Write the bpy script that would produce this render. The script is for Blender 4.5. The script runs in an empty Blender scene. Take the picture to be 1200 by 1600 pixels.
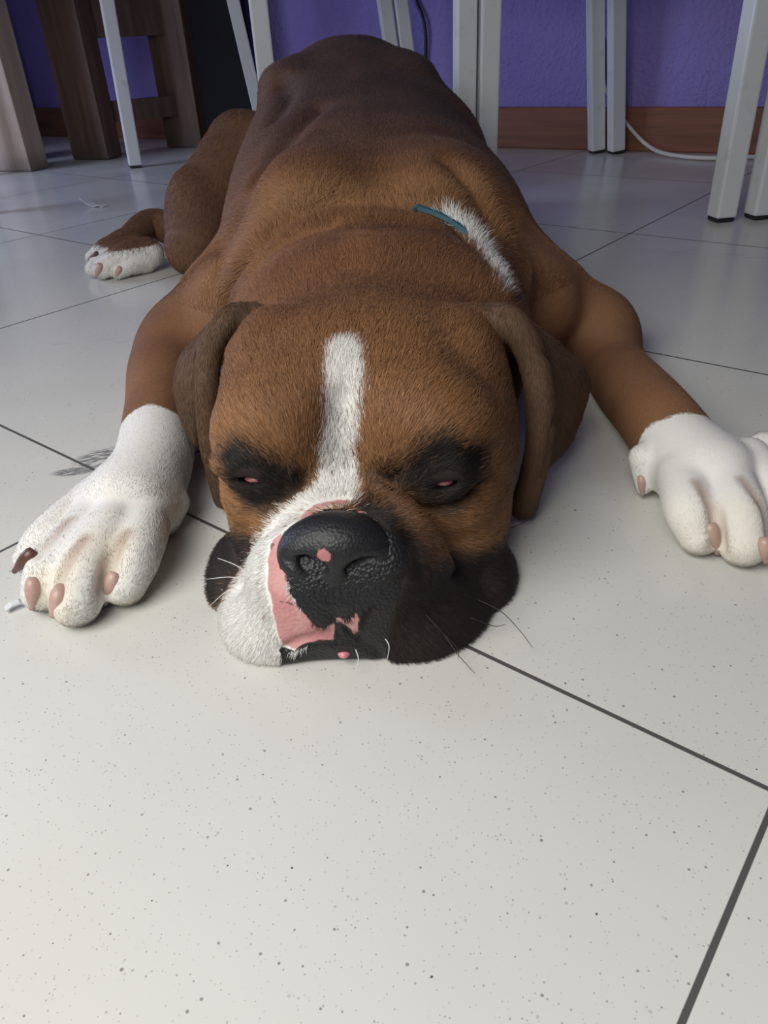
import bpy, bmesh, math, random, time
import numpy as np
from mathutils import Vector, Matrix
T0 = time.time()
H = 0.245                      # camera height above the floor (m); the layout below is written in units of H
FAST_FUR = 1.0
VOX = 0.0085                   # voxel of the dog's surface, in H

# ------------------------------------------------------------------ camera
FPX, PITCH, ROLL = 1182.8, 0.5653220, -0.05666935
cp, sp = math.cos(PITCH), math.sin(PITCH)
FW = np.array([0, cp, -sp]); RX = np.array([1., 0, 0]); UP = np.cross(RX, FW)
cr, sr = math.cos(ROLL), math.sin(ROLL)
R2 = cr * RX + sr * UP; U2 = -sr * RX + cr * UP
cam_d = bpy.data.cameras.new('camera'); cam = bpy.data.objects.new('camera', cam_d)
bpy.context.scene.collection.objects.link(cam); bpy.context.scene.camera = cam
cam_d.sensor_fit = 'VERTICAL'; cam_d.sensor_height = 32.0; cam_d.lens = FPX / 1600 * 32.0
cam_d.clip_start = 0.01
M = Matrix(((R2[0], U2[0], -FW[0], 0), (R2[1], U2[1], -FW[1], 0), (R2[2], U2[2], -FW[2], H), (0, 0, 0, 1)))
cam.matrix_world = M
cam_d.dof.use_dof = False

# ------------------------------------------------------------------ light
sc = bpy.context.scene
sc.view_settings.view_transform = 'Standard'; sc.view_settings.look = 'None'
sc.view_settings.gamma = 1.0; sc.view_settings.use_curve_mapping = False
sc.view_settings.exposure = 0.14
world = bpy.data.worlds.new('world'); sc.world = world; world.use_nodes = True
bg = world.node_tree.nodes['Background']
bg.inputs[0].default_value = (0.46, 0.56, 1.0, 1); bg.inputs[1].default_value = 0.07

def area(name, loc, target, size, power, col):
    d = bpy.data.lights.new(name, 'AREA'); d.shape = 'RECTANGLE'; d.size, d.size_y = size
    d.energy = power; d.color = col
    o = bpy.data.objects.new(name, d); sc.collection.objects.link(o)
    o.location = loc
    o.rotation_euler = (Vector(target) - Vector(loc)).to_track_quat('-Z', 'Y').to_euler()
    return o
area('window_daylight', (-.44, -.22, .70), (-.14, .02, 0.0), (.85, .6), 11.3, (1.0, 0.985, 0.95))
area('side_window_daylight', (-1.75, 1.25, .56), (-.45, 1.7, 0.1), (.7, .7), 14, (0.60, 0.68, 1.0))

# ------------------------------------------------------------------ helpers
def W(px, py, Y=None, z=None):
    """photo pixel + known depth (Y) or height (z) -> point, in H"""
    d = (px - 600) * R2 - (py - 800) * U2 + FPX * FW
    t = Y / d[1] if Y is not None else (z - 1) / d[2]
    return d * t + np.array([0, 0, 1])

COL = sc.collection
def mesh_obj(name, verts, faces, mat=None, parent=None, smooth=True):
    me = bpy.data.meshes.new(name); me.from_pydata([tuple(v) for v in verts], [], [tuple(f) for f in faces]); me.update()
    o = bpy.data.objects.new(name, me); COL.objects.link(o)
    if mat: me.materials.append(mat)
    if smooth: me.polygons.foreach_set('use_smooth', np.ones(len(me.polygons), bool))
    if parent: o.parent = parent
    return o
def bm_obj(name, bm, mat=None, parent=None, smooth=False):
    me = bpy.data.meshes.new(name); bm.to_mesh(me); bm.free()
    o = bpy.data.objects.new(name, me); COL.objects.link(o)
    if mat: me.materials.append(mat)
    if smooth: me.polygons.foreach_set('use_smooth', np.ones(len(me.polygons), bool))
    if parent: o.parent = parent
    return o
def tag(o, label=None, cat=None, group=None, kind=None):
    if label: o['label'] = label
    if cat: o['category'] = cat
    if group: o['group'] = group
    if kind: o['kind'] = kind
    return o
def empty(name, loc=(0, 0, 0), rz=0):
    o = bpy.data.objects.new(name, None); COL.objects.link(o); o.location = loc; o.rotation_euler = (0, 0, rz)
    o.empty_display_size = .05
    return o
def bar(bm, a, b, sx, sy, rz=0.0, bev=0.003):
    """square bar from a to b (m) with cross-section sx*sy turned by rz about its axis"""
    a, b = Vector(a), Vector(b); ax = (b - a); L = ax.length; ax.normalize()
    x = Vector((math.cos(rz), math.sin(rz), 0)); x = (x - ax * x.dot(ax)).normalized(); y = ax.cross(x)
    g = bmesh.ops.create_cube(bm, size=1.0)['verts']
    for v in g:
        c = v.co.copy(); v.co = (a + b) / 2 + x * c.x * sx + y * c.y * sy + ax * c.z * L
    if bev:
        es = list({e for v in g for e in v.link_edges})
        bmesh.ops.bevel(bm, geom=es, offset=bev, segments=2, affect='EDGES', profile=.6)
def tube(pts, rad, n=8, caps=True):
    """smooth tube through points; rad scalar or list -> verts, faces"""
    P = np.asarray(pts, float); m = len(P); R = np.full(m, rad) if np.isscalar(rad) else np.asarray(rad, float)
    t = np.gradient(P, axis=0); t /= np.linalg.norm(t, axis=1)[:, None] + 1e-12
    ref = np.array([0, 0, 1.]) if abs(t[0][2]) < .9 else np.array([1., 0, 0])
    V = []; u = np.cross(t[0], ref); u /= np.linalg.norm(u)
    for i in range(m):
        u = u - t[i] * (u @ t[i]); u /= np.linalg.norm(u) + 1e-12; w = np.cross(t[i], u)
        for k in range(n):
            a = 2 * math.pi * k / n; V.append(P[i] + R[i] * (math.cos(a) * u + math.sin(a) * w))
    F = [(i * n + k, i * n + (k + 1) % n, (i + 1) * n + (k + 1) % n, (i + 1) * n + k) for i in range(m - 1) for k in range(n)]
    if caps: F += [tuple(range(n - 1, -1, -1)), tuple(range((m - 1) * n, m * n))]
    return V, F
def catmull(P, n=8):
    P = np.asarray(P, float); Q = np.vstack([2 * P[0] - P[1], P, 2 * P[-1] - P[-2]]); out = []
    for i in range(1, len(Q) - 2):
        p0, p1, p2, p3 = Q[i - 1:i + 3]
        for t in np.linspace(0, 1, n, endpoint=False):
            out.append(.5 * ((2 * p1) + (-p0 + p2) * t + (2 * p0 - 5 * p1 + 4 * p2 - p3) * t * t + (-p0 + 3 * p1 - 3 * p2 + p3) * t ** 3))
    out.append(P[-1]); return np.array(out)

# material node helpers
class NT:
    def __init__(s, name):
        s.m = bpy.data.materials.new(name); s.m.use_nodes = True; s.t = s.m.node_tree; s.n = s.t.nodes
        s.b = s.n['Principled BSDF']; s.out = s.n['Material Output']
    def node(s, ty, **kw):
        n = s.n.new(ty)
        for k, v in kw.items():
            if k.startswith('i_'): n.inputs[k[2:]].default_value = v
            else: setattr(n, k, v)
        return n
    def link(s, a, b): s.t.links.new(a, b)
    def coord(s, kind='Object'): return s.node('ShaderNodeTexCoord').outputs[kind]
    def noise(s, vec, scale, detail=4, rough=.55):
        n = s.node('ShaderNodeTexNoise'); n.inputs['Scale'].default_value = scale; n.inputs['Detail'].default_value = detail
        n.inputs['Roughness'].default_value = rough; s.link(vec, n.inputs['Vector']); return n.outputs['Fac']
    def ramp(s, fac, stops):
        r = s.node('ShaderNodeValToRGB'); e = r.color_ramp.elements
        while len(e) < len(stops): e.new(.5)
        for k, (p, c) in enumerate(stops):
            e[k].position = p; e[k].color = (*c, 1) if len(c) == 3 else c
        s.link(fac, r.inputs[0]); return r.outputs[0]
    def math(s, op, a, b=None, clamp=False):
        n = s.node('ShaderNodeMath', operation=op, use_clamp=clamp)
        for i, v in enumerate((a, b)):
            if v is None: continue
            if isinstance(v, (int, float)): n.inputs[i].default_value = v
            else: s.link(v, n.inputs[i])
        return n.outputs[0]
    def mix(s, fac, a, b, mode='MIX'):
        n = s.node('ShaderNodeMix', data_type='RGBA', blend_type=mode)
        for i, v in ((0, fac), (6, a), (7, b)):
            if isinstance(v, (int, float)): n.inputs[i].default_value = v
            elif isinstance(v, tuple): n.inputs[i].default_value = (*v, 1)
            else: s.link(v, n.inputs[i])
        return n.outputs[2]
    def smooth(s, v, lo, hi):
        n = s.node('ShaderNodeMapRange', interpolation_type='SMOOTHSTEP'); s.link(v, n.inputs[0])
        n.inputs[1].default_value = lo; n.inputs[2].default_value = hi; return n.outputs[0]
    def bump(s, h, strength, dist):
        n = s.node('ShaderNodeBump'); n.inputs['Strength'].default_value = strength; n.inputs['Distance'].default_value = dist
        s.link(h, n.inputs['Height']); s.link(n.outputs[0], s.b.inputs['Normal']); return n
    def attr(s, name):
        n = s.node('ShaderNodeAttribute'); n.attribute_name = name; return n
    def set(s, **kw):
        for k, v in kw.items(): s.b.inputs[k.replace('_', ' ')].default_value = v
    def col(s, c):
        if isinstance(c, tuple): s.b.inputs['Base Color'].default_value = (*c, 1)
        else: s.link(c, s.b.inputs['Base Color'])

# ------------------------------------------------------------------ room: floor, wall, baseboard
TH = math.radians(-40.2)                     # tile rows' direction
TILE = 1.637 * H
def floor_material():
    k = NT('speckled_tile')
    pos = k.coord('Object')
    mp = k.node('ShaderNodeMapping', vector_type='POINT'); k.link(pos, mp.inputs[0])
    # rotate so tile rows run along x, and shift so joints fall where they are in the room
    mp.inputs['Rotation'].default_value = (0, 0, -TH)
    n1 = np.array([-math.sin(TH), math.cos(TH)]); u1 = np.array([math.cos(TH), math.sin(TH)])
    v0 = n1 @ np.array([-.38, 1.524]) * H; u0 = u1 @ np.array([.427, .5515]) * H
    mp.inputs['Location'].default_value = (-u0, -v0, 0)
    sx = k.node('ShaderNodeSeparateXYZ'); k.link(mp.outputs[0], sx.inputs[0])
    def dist(c):
        a = k.math('DIVIDE', c, TILE); b = k.math('FRACT', k.math('ADD', a, 100.5)); return k.math('MULTIPLY', k.math('ABSOLUTE', k.math('SUBTRACT', b, .5)), TILE)
    d = k.math('MINIMUM', dist(sx.outputs[0]), dist(sx.outputs[1]))
    joint = k.smooth(d, .0009, .0013)
    # tile id tint
    cx = k.math('FLOOR', k.math('ADD', k.math('DIVIDE', sx.outputs[0], TILE), 100.0)); cy = k.math('FLOOR', k.math('ADD', k.math('DIVIDE', sx.outputs[1], TILE), 100.0))
    cb = k.node('ShaderNodeCombineXYZ'); k.link(cx, cb.inputs[0]); k.link(cy, cb.inputs[1])
    wn = k.node('ShaderNodeTexWhiteNoise'); k.link(cb.outputs[0], wn.inputs[0])
    base = k.mix(wn.outputs[0], (.63, .625, .575), (.67, .66, .61))
    mott = k.noise(pos, 6, 3); base = k.mix(k.smooth(mott, .35, .75), base, (.61, .60, .55))
    # speckles of three sizes
    def specks(scale, lo, hi, keep):
        v = k.node('ShaderNodeTexVoronoi'); v.inputs['Scale'].default_value = scale; k.link(pos, v.inputs['Vector'])
        v.inputs['Randomness'].default_value = 1
        s = k.node('ShaderNodeSeparateColor'); k.link(v.outputs['Color'], s.inputs[0])
        on = k.math('GREATER_THAN', s.outputs[0], 1 - keep)
        rad = k.math('ADD', k.math('MULTIPLY', s.outputs[1], hi - lo), lo)
        inside = k.math('LESS_THAN', v.outputs['Distance'], rad)
        return k.math('MULTIPLY', k.math('MULTIPLY', on, inside), k.math('ADD', k.math('MULTIPLY', s.outputs[2], .6), .35))
    f1 = specks(620, .10, .26, .45); f2 = specks(300, .08, .19, .34); f3 = specks(130, .035, .07, .24)
    base = k.mix(k.math('MULTIPLY', f1, .55), base, (.22, .20, .17))
    base = k.mix(k.math('MULTIPLY', f2, .75), base, (.14, .13, .12))
    base = k.mix(f3, base, (.05, .05, .05))
    # scuffs / dirt
    dn = k.noise(pos, 2.2, 5, .6); base = k.mix(k.math('MULTIPLY', k.smooth(dn, .56, .8), .25), base, (.36, .35, .33))
    def smear(cx, cy, rx, ry, ang, thr):
        m = k.node('ShaderNodeMapping', vector_type='TEXTURE'); k.link(pos, m.inputs[0]); m.inputs['Location'].default_value = (cx * H, cy * H, 0); m.inputs['Rotation'].default_value = (0, 0, ang); m.inputs['Scale'].default_value = (rx * H, ry * H, 1)
        ln = k.node('ShaderNodeVectorMath', operation='LENGTH'); k.link(m.outputs[0], ln.inputs[0])
        st = k.node('ShaderNodeMapping'); k.link(m.outputs[0], st.inputs[0]); st.inputs['Scale'].default_value = (1.0, 3.0, 0.0)
        return k.math('MULTIPLY', k.smooth(ln.outputs['Value'], 1.0, .55), k.smooth(k.noise(st.outputs[0], 2.2, 4), thr, thr + .1))
    sm = k.math('MAXIMUM', smear(-.795, 1.955, .105, .075, .35, .42), smear(-.86, 1.88, .075, .03, .1, .38)); base = k.mix(k.math('MULTIPLY', sm, .8), base, (.10, .10, .098))
    sm2 = k.math('MAXIMUM', smear(1.75, 3.75, .5, .10, -.3, .52), smear(-1.1, 3.0, .4, .1, .2, .55)); base = k.mix(k.math('MULTIPLY', sm2, .3), base, (.2, .2, .2))
    colr = k.mix(joint, (.085, .08, .075), base)
    k.col(colr)
    rn = k.noise(pos, 9, 4); k.link(k.math('ADD', k.math('MULTIPLY', rn, .14), k.math('ADD', k.math('MULTIPLY', k.math('SUBTRACT', 1, joint), .3), .15)), k.b.inputs['Roughness'])
    k.set(Specular_IOR_Level=.5)
    hb = k.math('ADD', joint, k.math('MULTIPLY', k.noise(pos, 60, 3), .04)); k.bump(hb, .35, .0008)
    return k.m
FLOOR = mesh_obj('floor', [(-3.2, -1.6, 0), (2.6, -1.6, 0), (2.6, 4.2, 0), (-3.2, 4.2, 0)], [(0, 1, 2, 3)], floor_material(), smooth=False)
tag(FLOOR, kind='structure')

WA = math.radians(-33.5)                      # back wall direction
WD = np.array([math.cos(WA), math.sin(WA)]); WN = np.array([-math.sin(WA), math.cos(WA)])
W0 = np.array([2.372, 7.332]) * H
def wall_material():
    k = NT('purple_plaster'); pos = k.coord('Object')
    n = k.noise(pos, 4, 3); c = k.ramp(n, [(.3, (.24, .19, .50)), (.7, (.29, .235, .57))]); k.col(c)
    k.set(Roughness=.75)
    k.bump(k.math('ADD', k.noise(pos, 110, 3), k.math('MULTIPLY', k.noise(pos, 45, 2), .7)), 1.0, .006)
    return k.m
def wall_box(name, s0, s1, o0, o1, z0, z1, mat):
    v = [(s, -o, z) for z in (z0, z1) for (s, o) in ((s0, o0), (s1, o0), (s1, o1), (s0, o1))]
    f = [(3, 2, 1, 0), (4, 5, 6, 7), (0, 1, 5, 4), (1, 2, 6, 5), (2, 3, 7, 6), (3, 0, 4, 7)]
    ob = mesh_obj(name, v, f, mat, smooth=False); ob.location = (W0[0], W0[1], 0); ob.rotation_euler = (0, 0, WA)
    bm = bmesh.new(); bm.from_mesh(ob.data); bmesh.ops.recalc_face_normals(bm, faces=bm.faces); bm.to_mesh(ob.data); bm.free()
    return ob
tag(wall_box('wall_back', -3.4, 2.2, -.10, 0.0, 0, 2.4, wall_material()), kind='structure')

def wood_material(name, c0, c1, c2, scale=1.0, rough=.5, grain='X'):
    k = NT(name); pos = k.coord('Object'); mp = k.node('ShaderNodeMapping'); k.link(pos, mp.inputs[0])
    mp.inputs['Scale'].default_value = {'X': (1.5, 26, 26), 'Y': (26, 1.5, 26), 'Z': (26, 26, 1.5)}[grain]
    n = k.noise(mp.outputs[0], 2.2 * scale, 6, .6); w = k.noise(pos, 3.5, 2)
    c = k.ramp(n, [(.28, c0), (.5, c1), (.75, c2)]); c = k.mix(k.math('MULTIPLY', k.smooth(w, .4, .7), .25), c, c0); k.col(c)
    k.set(Roughness=rough); k.bump(n, .15, .001); return k.m
base_mat = wood_material('reddish_wood', (.12, .042, .018), (.20, .072, .032), (.26, .10, .046))
o = wall_box('baseboard_back', -3.4, 2.2, 0.0002, .014, 0, .345 * H, base_mat); tag(o, kind='structure')
md = o.modifiers.new('bevel', 'BEVEL'); md.width = .003; md.segments = 2

# ------------------------------------------------------------------ the dog: one implicit surface, in H
class Field:
    def __init__(s): s.prims = []
    def add(s, fn, lo, hi, k=.05, op='u'): s.prims.append((fn, np.array(lo), np.array(hi), k, op))
    def ell(s, c, r, k=.05, rot=None, op='u'):
        c = np.asarray(c, float); r = np.asarray(r, float); Rm = np.eye(3) if rot is None else np.asarray(rot)
        def fn(P):
            q = (P - c) @ Rm.T; a = np.sqrt(((q / r) ** 2).sum(1)); b = np.sqrt(((q / r ** 2) ** 2).sum(1)) + 1e-9
            return a * (a - 1) / b
        m = r.max(); s.add(fn, c - m, c + m, k, op)
    def cone(s, a, b, ra, rb, k=.05, op='u', sq=None):
        a = np.asarray(a, float); b = np.asarray(b, float); ab = b - a; L2 = ab @ ab + 1e-12
        def fn(P):
            q = P - a; t = np.clip(q @ ab / L2, 0, 1)
            return np.linalg.norm(q - t[:, None] * ab, axis=1) - (ra + (rb - ra) * t)
        m = max(ra, rb); s.add(fn, np.minimum(a, b) - m, np.maximum(a, b) + m, k, op)
    def chain(s, pts, rads, k=.05, op='u', n=6):
        Q = catmull(pts, n); R = np.interp(np.linspace(0, len(pts) - 1, len(Q)), range(len(pts)), rads)
        def fn(P):
            d = np.full(len(P), 9.)
            for i in range(len(Q) - 1):
                ab = Q[i + 1] - Q[i]; q = P - Q[i]; t = np.clip(q @ ab / (ab @ ab + 1e-12), 0, 1)
                d = np.minimum(d, np.linalg.norm(q - t[:, None] * ab, axis=1) - (R[i] + (R[i + 1] - R[i]) * t))
            return d
        m = max(rads); s.add(fn, Q.min(0) - m, Q.max(0) + m, k, op)
    def tri(s, A, B, C, th, k=.02, op='u'):
        A, B, C = (np.asarray(v, float) for v in (A, B, C)); ba, cb, ac = B - A, C - B, A - C; nor = np.cross(ba, ac)
        if np.linalg.norm(nor) < 1e-5: return
        def fn(P):
            pa, pb, pc = P - A, P - B, P - C
            e = (np.sign(pa @ np.cross(ba, nor)) + np.sign(pb @ np.cross(cb, nor)) + np.sign(pc @ np.cross(ac, nor))) < 2
            def seg(p, v): t = np.clip(p @ v / (v @ v), 0, 1); return ((p - t[:, None] * v) ** 2).sum(1)
            d1 = np.minimum(np.minimum(seg(pa, ba), seg(pb, cb)), seg(pc, ac)); d2 = (pa @ nor) ** 2 / (nor @ nor)
            return np.sqrt(np.where(e, d1, d2)) - th
        Q = np.array([A, B, C]); s.add(fn, Q.min(0) - th, Q.max(0) + th, k, op)
    def eval(s, P, idx=None):
        d = np.full(len(P), 9., float)
        for i in (range(len(s.prims)) if idx is None else idx):
            fn, lo, hi, k, op = s.prims[i]
            e = fn(P)
            if op == 'u': h = np.maximum(k - np.abs(d - e), 0) / k; d = np.minimum(d, e) - h * h * k * .25
            elif op == 's': e = -e; h = np.maximum(k - np.abs(d - e), 0) / k; d = np.maximum(d, e) + h * h * k * .25
            elif op == 'i': h = np.maximum(k - np.abs(d - e), 0) / k; d = np.maximum(d, e) + h * h * k * .25
        return d

def polygonise(F, lo, hi, h, name, mat, parent=None, B=14):
    """blockwise surface nets"""
    lo = np.asarray(lo, float); n = np.ceil((np.asarray(hi) - lo) / h).astype(int) + 1
    n = ((n + B - 1) // B) * B
    D = np.full(n, 9., np.float32)
    g = (np.arange(B) * h); rb = math.sqrt(3) * B * h / 2
    L = np.array([p[1] for p in F.prims]); Hh = np.array([p[2] for p in F.prims]); K = np.array([p[3] for p in F.prims])
    glob = np.array([p[4] == 'i' for p in F.prims])
    for bi in range(n[0] // B):
        for bj in range(n[1] // B):
            for bk in range(n[2] // B):
                o = lo + np.array([bi, bj, bk]) * B * h; c = o + (B - 1) * h / 2
                gap = np.linalg.norm(np.maximum(np.maximum(L - c, c - Hh), 0), axis=1)
                idx = np.nonzero((gap < rb + np.maximum(K, .03) + .02) | glob)[0]
                if len(idx) == 0 or not any(F.prims[i][4] == 'u' for i in idx): continue
                if abs(F.eval(c[None], idx)[0]) > rb * 1.6 + .12:
                    v = F.eval(c[None], idx)[0]; D[bi*B:(bi+1)*B, bj*B:(bj+1)*B, bk*B:(bk+1)*B] = v; continue
                X, Y, Z = np.meshgrid(o[0] + g, o[1] + g, o[2] + g, indexing='ij')
                D[bi*B:(bi+1)*B, bj*B:(bj+1)*B, bk*B:(bk+1)*B] = F.eval(np.stack([X.ravel(), Y.ravel(), Z.ravel()], 1), idx).reshape(B, B, B)
    S = D < 0
    ms = np.zeros(np.array(S.shape) - 1, np.uint8)
    cs = [(a, b, c) for a in (0, 1) for b in (0, 1) for c in (0, 1)]
    sl = lambda A, a, b, c: A[a:A.shape[0] - 1 + a, b:A.shape[1] - 1 + b, c:A.shape[2] - 1 + c]
    for a, b, c in cs: ms += sl(S, a, b, c)
    act = np.argwhere((ms > 0) & (ms < 8)); vid = np.full(ms.shape, -1, np.int32); vid[tuple(act.T)] = np.arange(len(act))
    acc = np.zeros((len(act), 3)); cnt = np.zeros(len(act))
    val = {k: D[act[:, 0] + k[0], act[:, 1] + k[1], act[:, 2] + k[2]] for k in cs}
    for a in cs:
        for ax in range(3):
            if a[ax]: continue
            b = list(a); b[ax] = 1; b = tuple(b)
            va, vb = val[a], val[b]; cr_ = (va < 0) != (vb < 0)
            t = np.where(cr_, va / np.where(va == vb, 1, va - vb), 0)
            p = np.repeat(np.array(a, float)[None], len(act), 0); p[:, ax] += t
            acc[cr_] += p[cr_]; cnt[cr_] += 1
    V = lo + (act + acc / cnt[:, None]) * h
    quads = []
    for ax in range(3):
        o1, o2 = [(1, 2), (2, 0), (0, 1)][ax]
        A = S; Bn = np.roll(S, -1, ax); e = A != Bn
        idx = np.argwhere(e); ok = (idx[:, ax] < S.shape[ax] - 1) & (idx[:, o1] > 0) & (idx[:, o2] > 0) & (idx[:, o1] < S.shape[o1] - 1) & (idx[:, o2] < S.shape[o2] - 1)
        idx = idx[ok]; flip = ~A[tuple(idx.T)]
        def cell(d1, d2):
            q = idx.copy(); q[:, o1] -= d1; q[:, o2] -= d2; return vid[tuple(q.T)]
        q = np.stack([cell(1, 1), cell(0, 1), cell(0, 0), cell(1, 0)], 1); q[flip] = q[flip][:, ::-1]
        quads.append(q)
    Q = np.vstack(quads)
    # tangential relax + projection on the grid field
    inv = 1 / h
    def samp(P):
        g_ = (P - lo) * inv; i = np.clip(np.floor(g_).astype(int), 0, np.array(D.shape) - 2); f = g_ - i; r = 0
        for a, b, c in cs:
            w = (f[:, 0] if a else 1 - f[:, 0]) * (f[:, 1] if b else 1 - f[:, 1]) * (f[:, 2] if c else 1 - f[:, 2])
            r = r + w * D[i[:, 0] + a, i[:, 1] + b, i[:, 2] + c]
        return r
    def grad(P, e=None):
        e = e or h; return np.stack([samp(P + d) - samp(P - d) for d in np.eye(3) * e], 1) / (2 * e)
    E = np.vstack([Q[:, [0, 1]], Q[:, [1, 2]], Q[:, [2, 3]], Q[:, [3, 0]]])
    for it in range(3):
        s_ = np.zeros_like(V); c_ = np.bincount(np.concatenate([E[:, 0], E[:, 1]]), minlength=len(V))
        for ax in range(3): s_[:, ax] = np.bincount(E[:, 0], V[E[:, 1], ax], len(V)) + np.bincount(E[:, 1], V[E[:, 0], ax], len(V))
        V = V + .6 * (s_ / np.maximum(c_, 1)[:, None] - V)
        G = grad(V); gg = np.maximum((G * G).sum(1), .05); V = V - np.clip(samp(V) / gg, -h, h)[:, None] * G
    G = grad(V, 1.5 * h); N = G / (np.linalg.norm(G, axis=1)[:, None] + 1e-9)
    me = bpy.data.meshes.new(name)
    me.vertices.add(len(V)); me.vertices.foreach_set('co', (V * H).astype(np.float32).ravel())
    me.loops.add(Q.size); me.loops.foreach_set('vertex_index', Q.astype(np.int32).ravel())
    me.polygons.add(len(Q)); me.polygons.foreach_set('loop_start', np.arange(0, Q.size, 4, dtype=np.int32))
    me.polygons.foreach_set('use_smooth', np.ones(len(Q), bool))
    me.update(calc_edges=True); me.validate()
    o = bpy.data.objects.new(name, me); COL.objects.link(o)
    if mat: me.materials.append(mat)
    if parent: o.parent = parent
    return o, V, N, Q

def rot_z(a):
    c, s = math.cos(a), math.sin(a); return np.array([[c, s, 0], [-s, c, 0], [0, 0, 1]])
def axes(x, z):                                   # rows: local axes for an ellipsoid, first along x
    x = np.asarray(x, float); x = x / np.linalg.norm(x); z = np.asarray(z, float); z = z - x * (x @ z); z /= np.linalg.norm(z)
    return np.array([x, np.cross(z, x), z])

# head frame: a = to the picture's right, fwd = towards the nose
YAW = math.radians(5)
HC = np.array([-.025, 1.67, 0.])
HA = np.array([math.cos(YAW), -math.sin(YAW), 0]); HF = np.array([-math.sin(YAW), -math.cos(YAW), 0])
HR = np.array([HA, HF, [0, 0, 1]])
def hd(a, f, z): return HC + HA * a + HF * f + np.array([0, 0, z])

F = Field()
def hit0(px, py, Y=None):
    """where a sight line first meets the surface built so far"""
    d = (px - 600) * R2 - (py - 800) * U2 + FPX * FW; d = d / np.linalg.norm(d); t = .8
    for _ in range(90):
        e = F.eval((np.array([0, 0, 1.]) + d * t)[None])[0]; t += e * .8
        if e < .0005 or t > 8: break
    return np.array([0, 0, 1.]) + d * t if e < .004 else (W(px, py, Y) if Y else W(px, py, z=.07))
# --- trunk: swept section along Y
SY = np.array([1.75, 2.05, 2.3, 2.6, 3.0, 3.5, 4.0, 4.4, 4.75, 5.0, 5.2])
SX = np.array([0., .01, .02, .03, .02, -.02, -.04, -.05, -.05, -.05, -.05])
SW = np.array([.34, .40, .47, .55, .57, .56, .54, .50, .42, .30, .10])
SZ = np.array([.46, .53, .565, .63, .71, .785, .86, .945, 1.0, .96, .75])
def trunk(P):
    y = P[:, 1]; xc = np.interp(y, SYf, SXf); w = np.interp(y, SYf, SWf); zt = np.interp(y, SYf, SZf)
    hz = zt * .53; zc = zt - hz; n = 2.4
    k = (np.abs((P[:, 0] - xc) / w) ** n + np.abs((P[:, 2] - zc) / hz) ** n) ** (1 / n)
    d = (k - 1) * np.minimum(w, hz)
    return np.maximum(d, np.maximum(SY[0] - y, y - SY[-1]))
SYf = np.linspace(SY[0], SY[-1], 200)
def smooth_curve(v):
    q = np.interp(SYf, SY, v); ker = np.hanning(25); ker /= ker.sum(); return np.convolve(np.pad(q, 12, mode='edge'), ker, 'valid')
SXf, SWf, SZf = smooth_curve(SX), smooth_curve(SW), smooth_curve(SZ)
F.add(trunk, (-.65, 1.7, -.1), (.65, 5.3, 1.05), .05)
# shoulders
F.ell(W(356, 478, 2.58), (.14, .24, .14), .14)
F.ell(W(838, 470, 2.56), (.15, .24, .15), .14)
F.ell(W(480, 300, 2.65), (.16, .24, .10), .16); F.ell(W(690, 300, 2.65), (.16, .24, .10), .16)
# hips and haunches, loose skin folds over the neck and the flank
FOLDS = [([(350, 472, 2.36), (392, 402, 2.3), (452, 345, 2.26), (540, 318, 2.24), (630, 322, 2.25), (712, 350, 2.24), (775, 420, 2.24)], .012, .06), ([(352, 372, 2.75), (392, 282, 2.95), (455, 208, 3.3), (500, 165, 3.6)], .006, .10),
         ([(398, 420, 2.16), (440, 380, 2.1), (520, 352, 2.08)], .006, .05), ([(430, 185, 3.6), (448, 148, 4.0), (440, 125, 4.2)], .010, .10), ([(700, 250, 2.9), (740, 300, 2.7), (770, 360, 2.5)], .004, .08)]
F.ell(W(445, 130, 4.35), (.10, .2, .07), .15); F.ell(W(640, 120, 4.35), (.10, .2, .07), .15)
F.ell((.33, 4.1, .36), (.28, .5, .36), .15)
F.ell(W(378, 222, 4.55), (.12, .16, .13), .08)
# left thigh, lower leg and foot
F.chain([W(378, 235, 4.45), W(330, 310, 4.2), W(298, 388, 3.98)], [.19, .18, .13], .08)
F.ell(W(308, 335, 4.12), (.15, .22, .22), .06)
F.chain([W(300, 370, 4.35), W(240, 350, 4.45), W(205, 372, 4.25), W(175, 395, 4.1)], [.10, .08, .066, .06], .05)
for q, r_ in (([(232, 395, 4.05), (195, 398, 3.98), (160, 420, 3.93)], [.075, .062, .05]), ([(215, 385, 4.12), (175, 396, 4.05), (147, 420, 3.98)], [.06, .055, .042]),
              ([(225, 408, 4.02), (205, 412, 3.96), (185, 425, 3.92)], [.06, .05, .035]), ([(190, 375, 4.2), (165, 388, 4.12), (145, 402, 4.06)], [.05, .046, .034])):
    F.chain([W(*p) for p in q], r_, .015)
# right hind foot tucked beside the trunk
F.chain([(.5, 4.3, .2), (.62, 4.2, .08), (.66, 3.75, .06)], [.12, .07, .06], .06)
# neck roll, skin rolls
F.ell((.015, 1.98, .29), (.40, .30, .275), .07)
F.ell((.02, 2.32, .30), (.44, .26, .265), .05)
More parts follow.
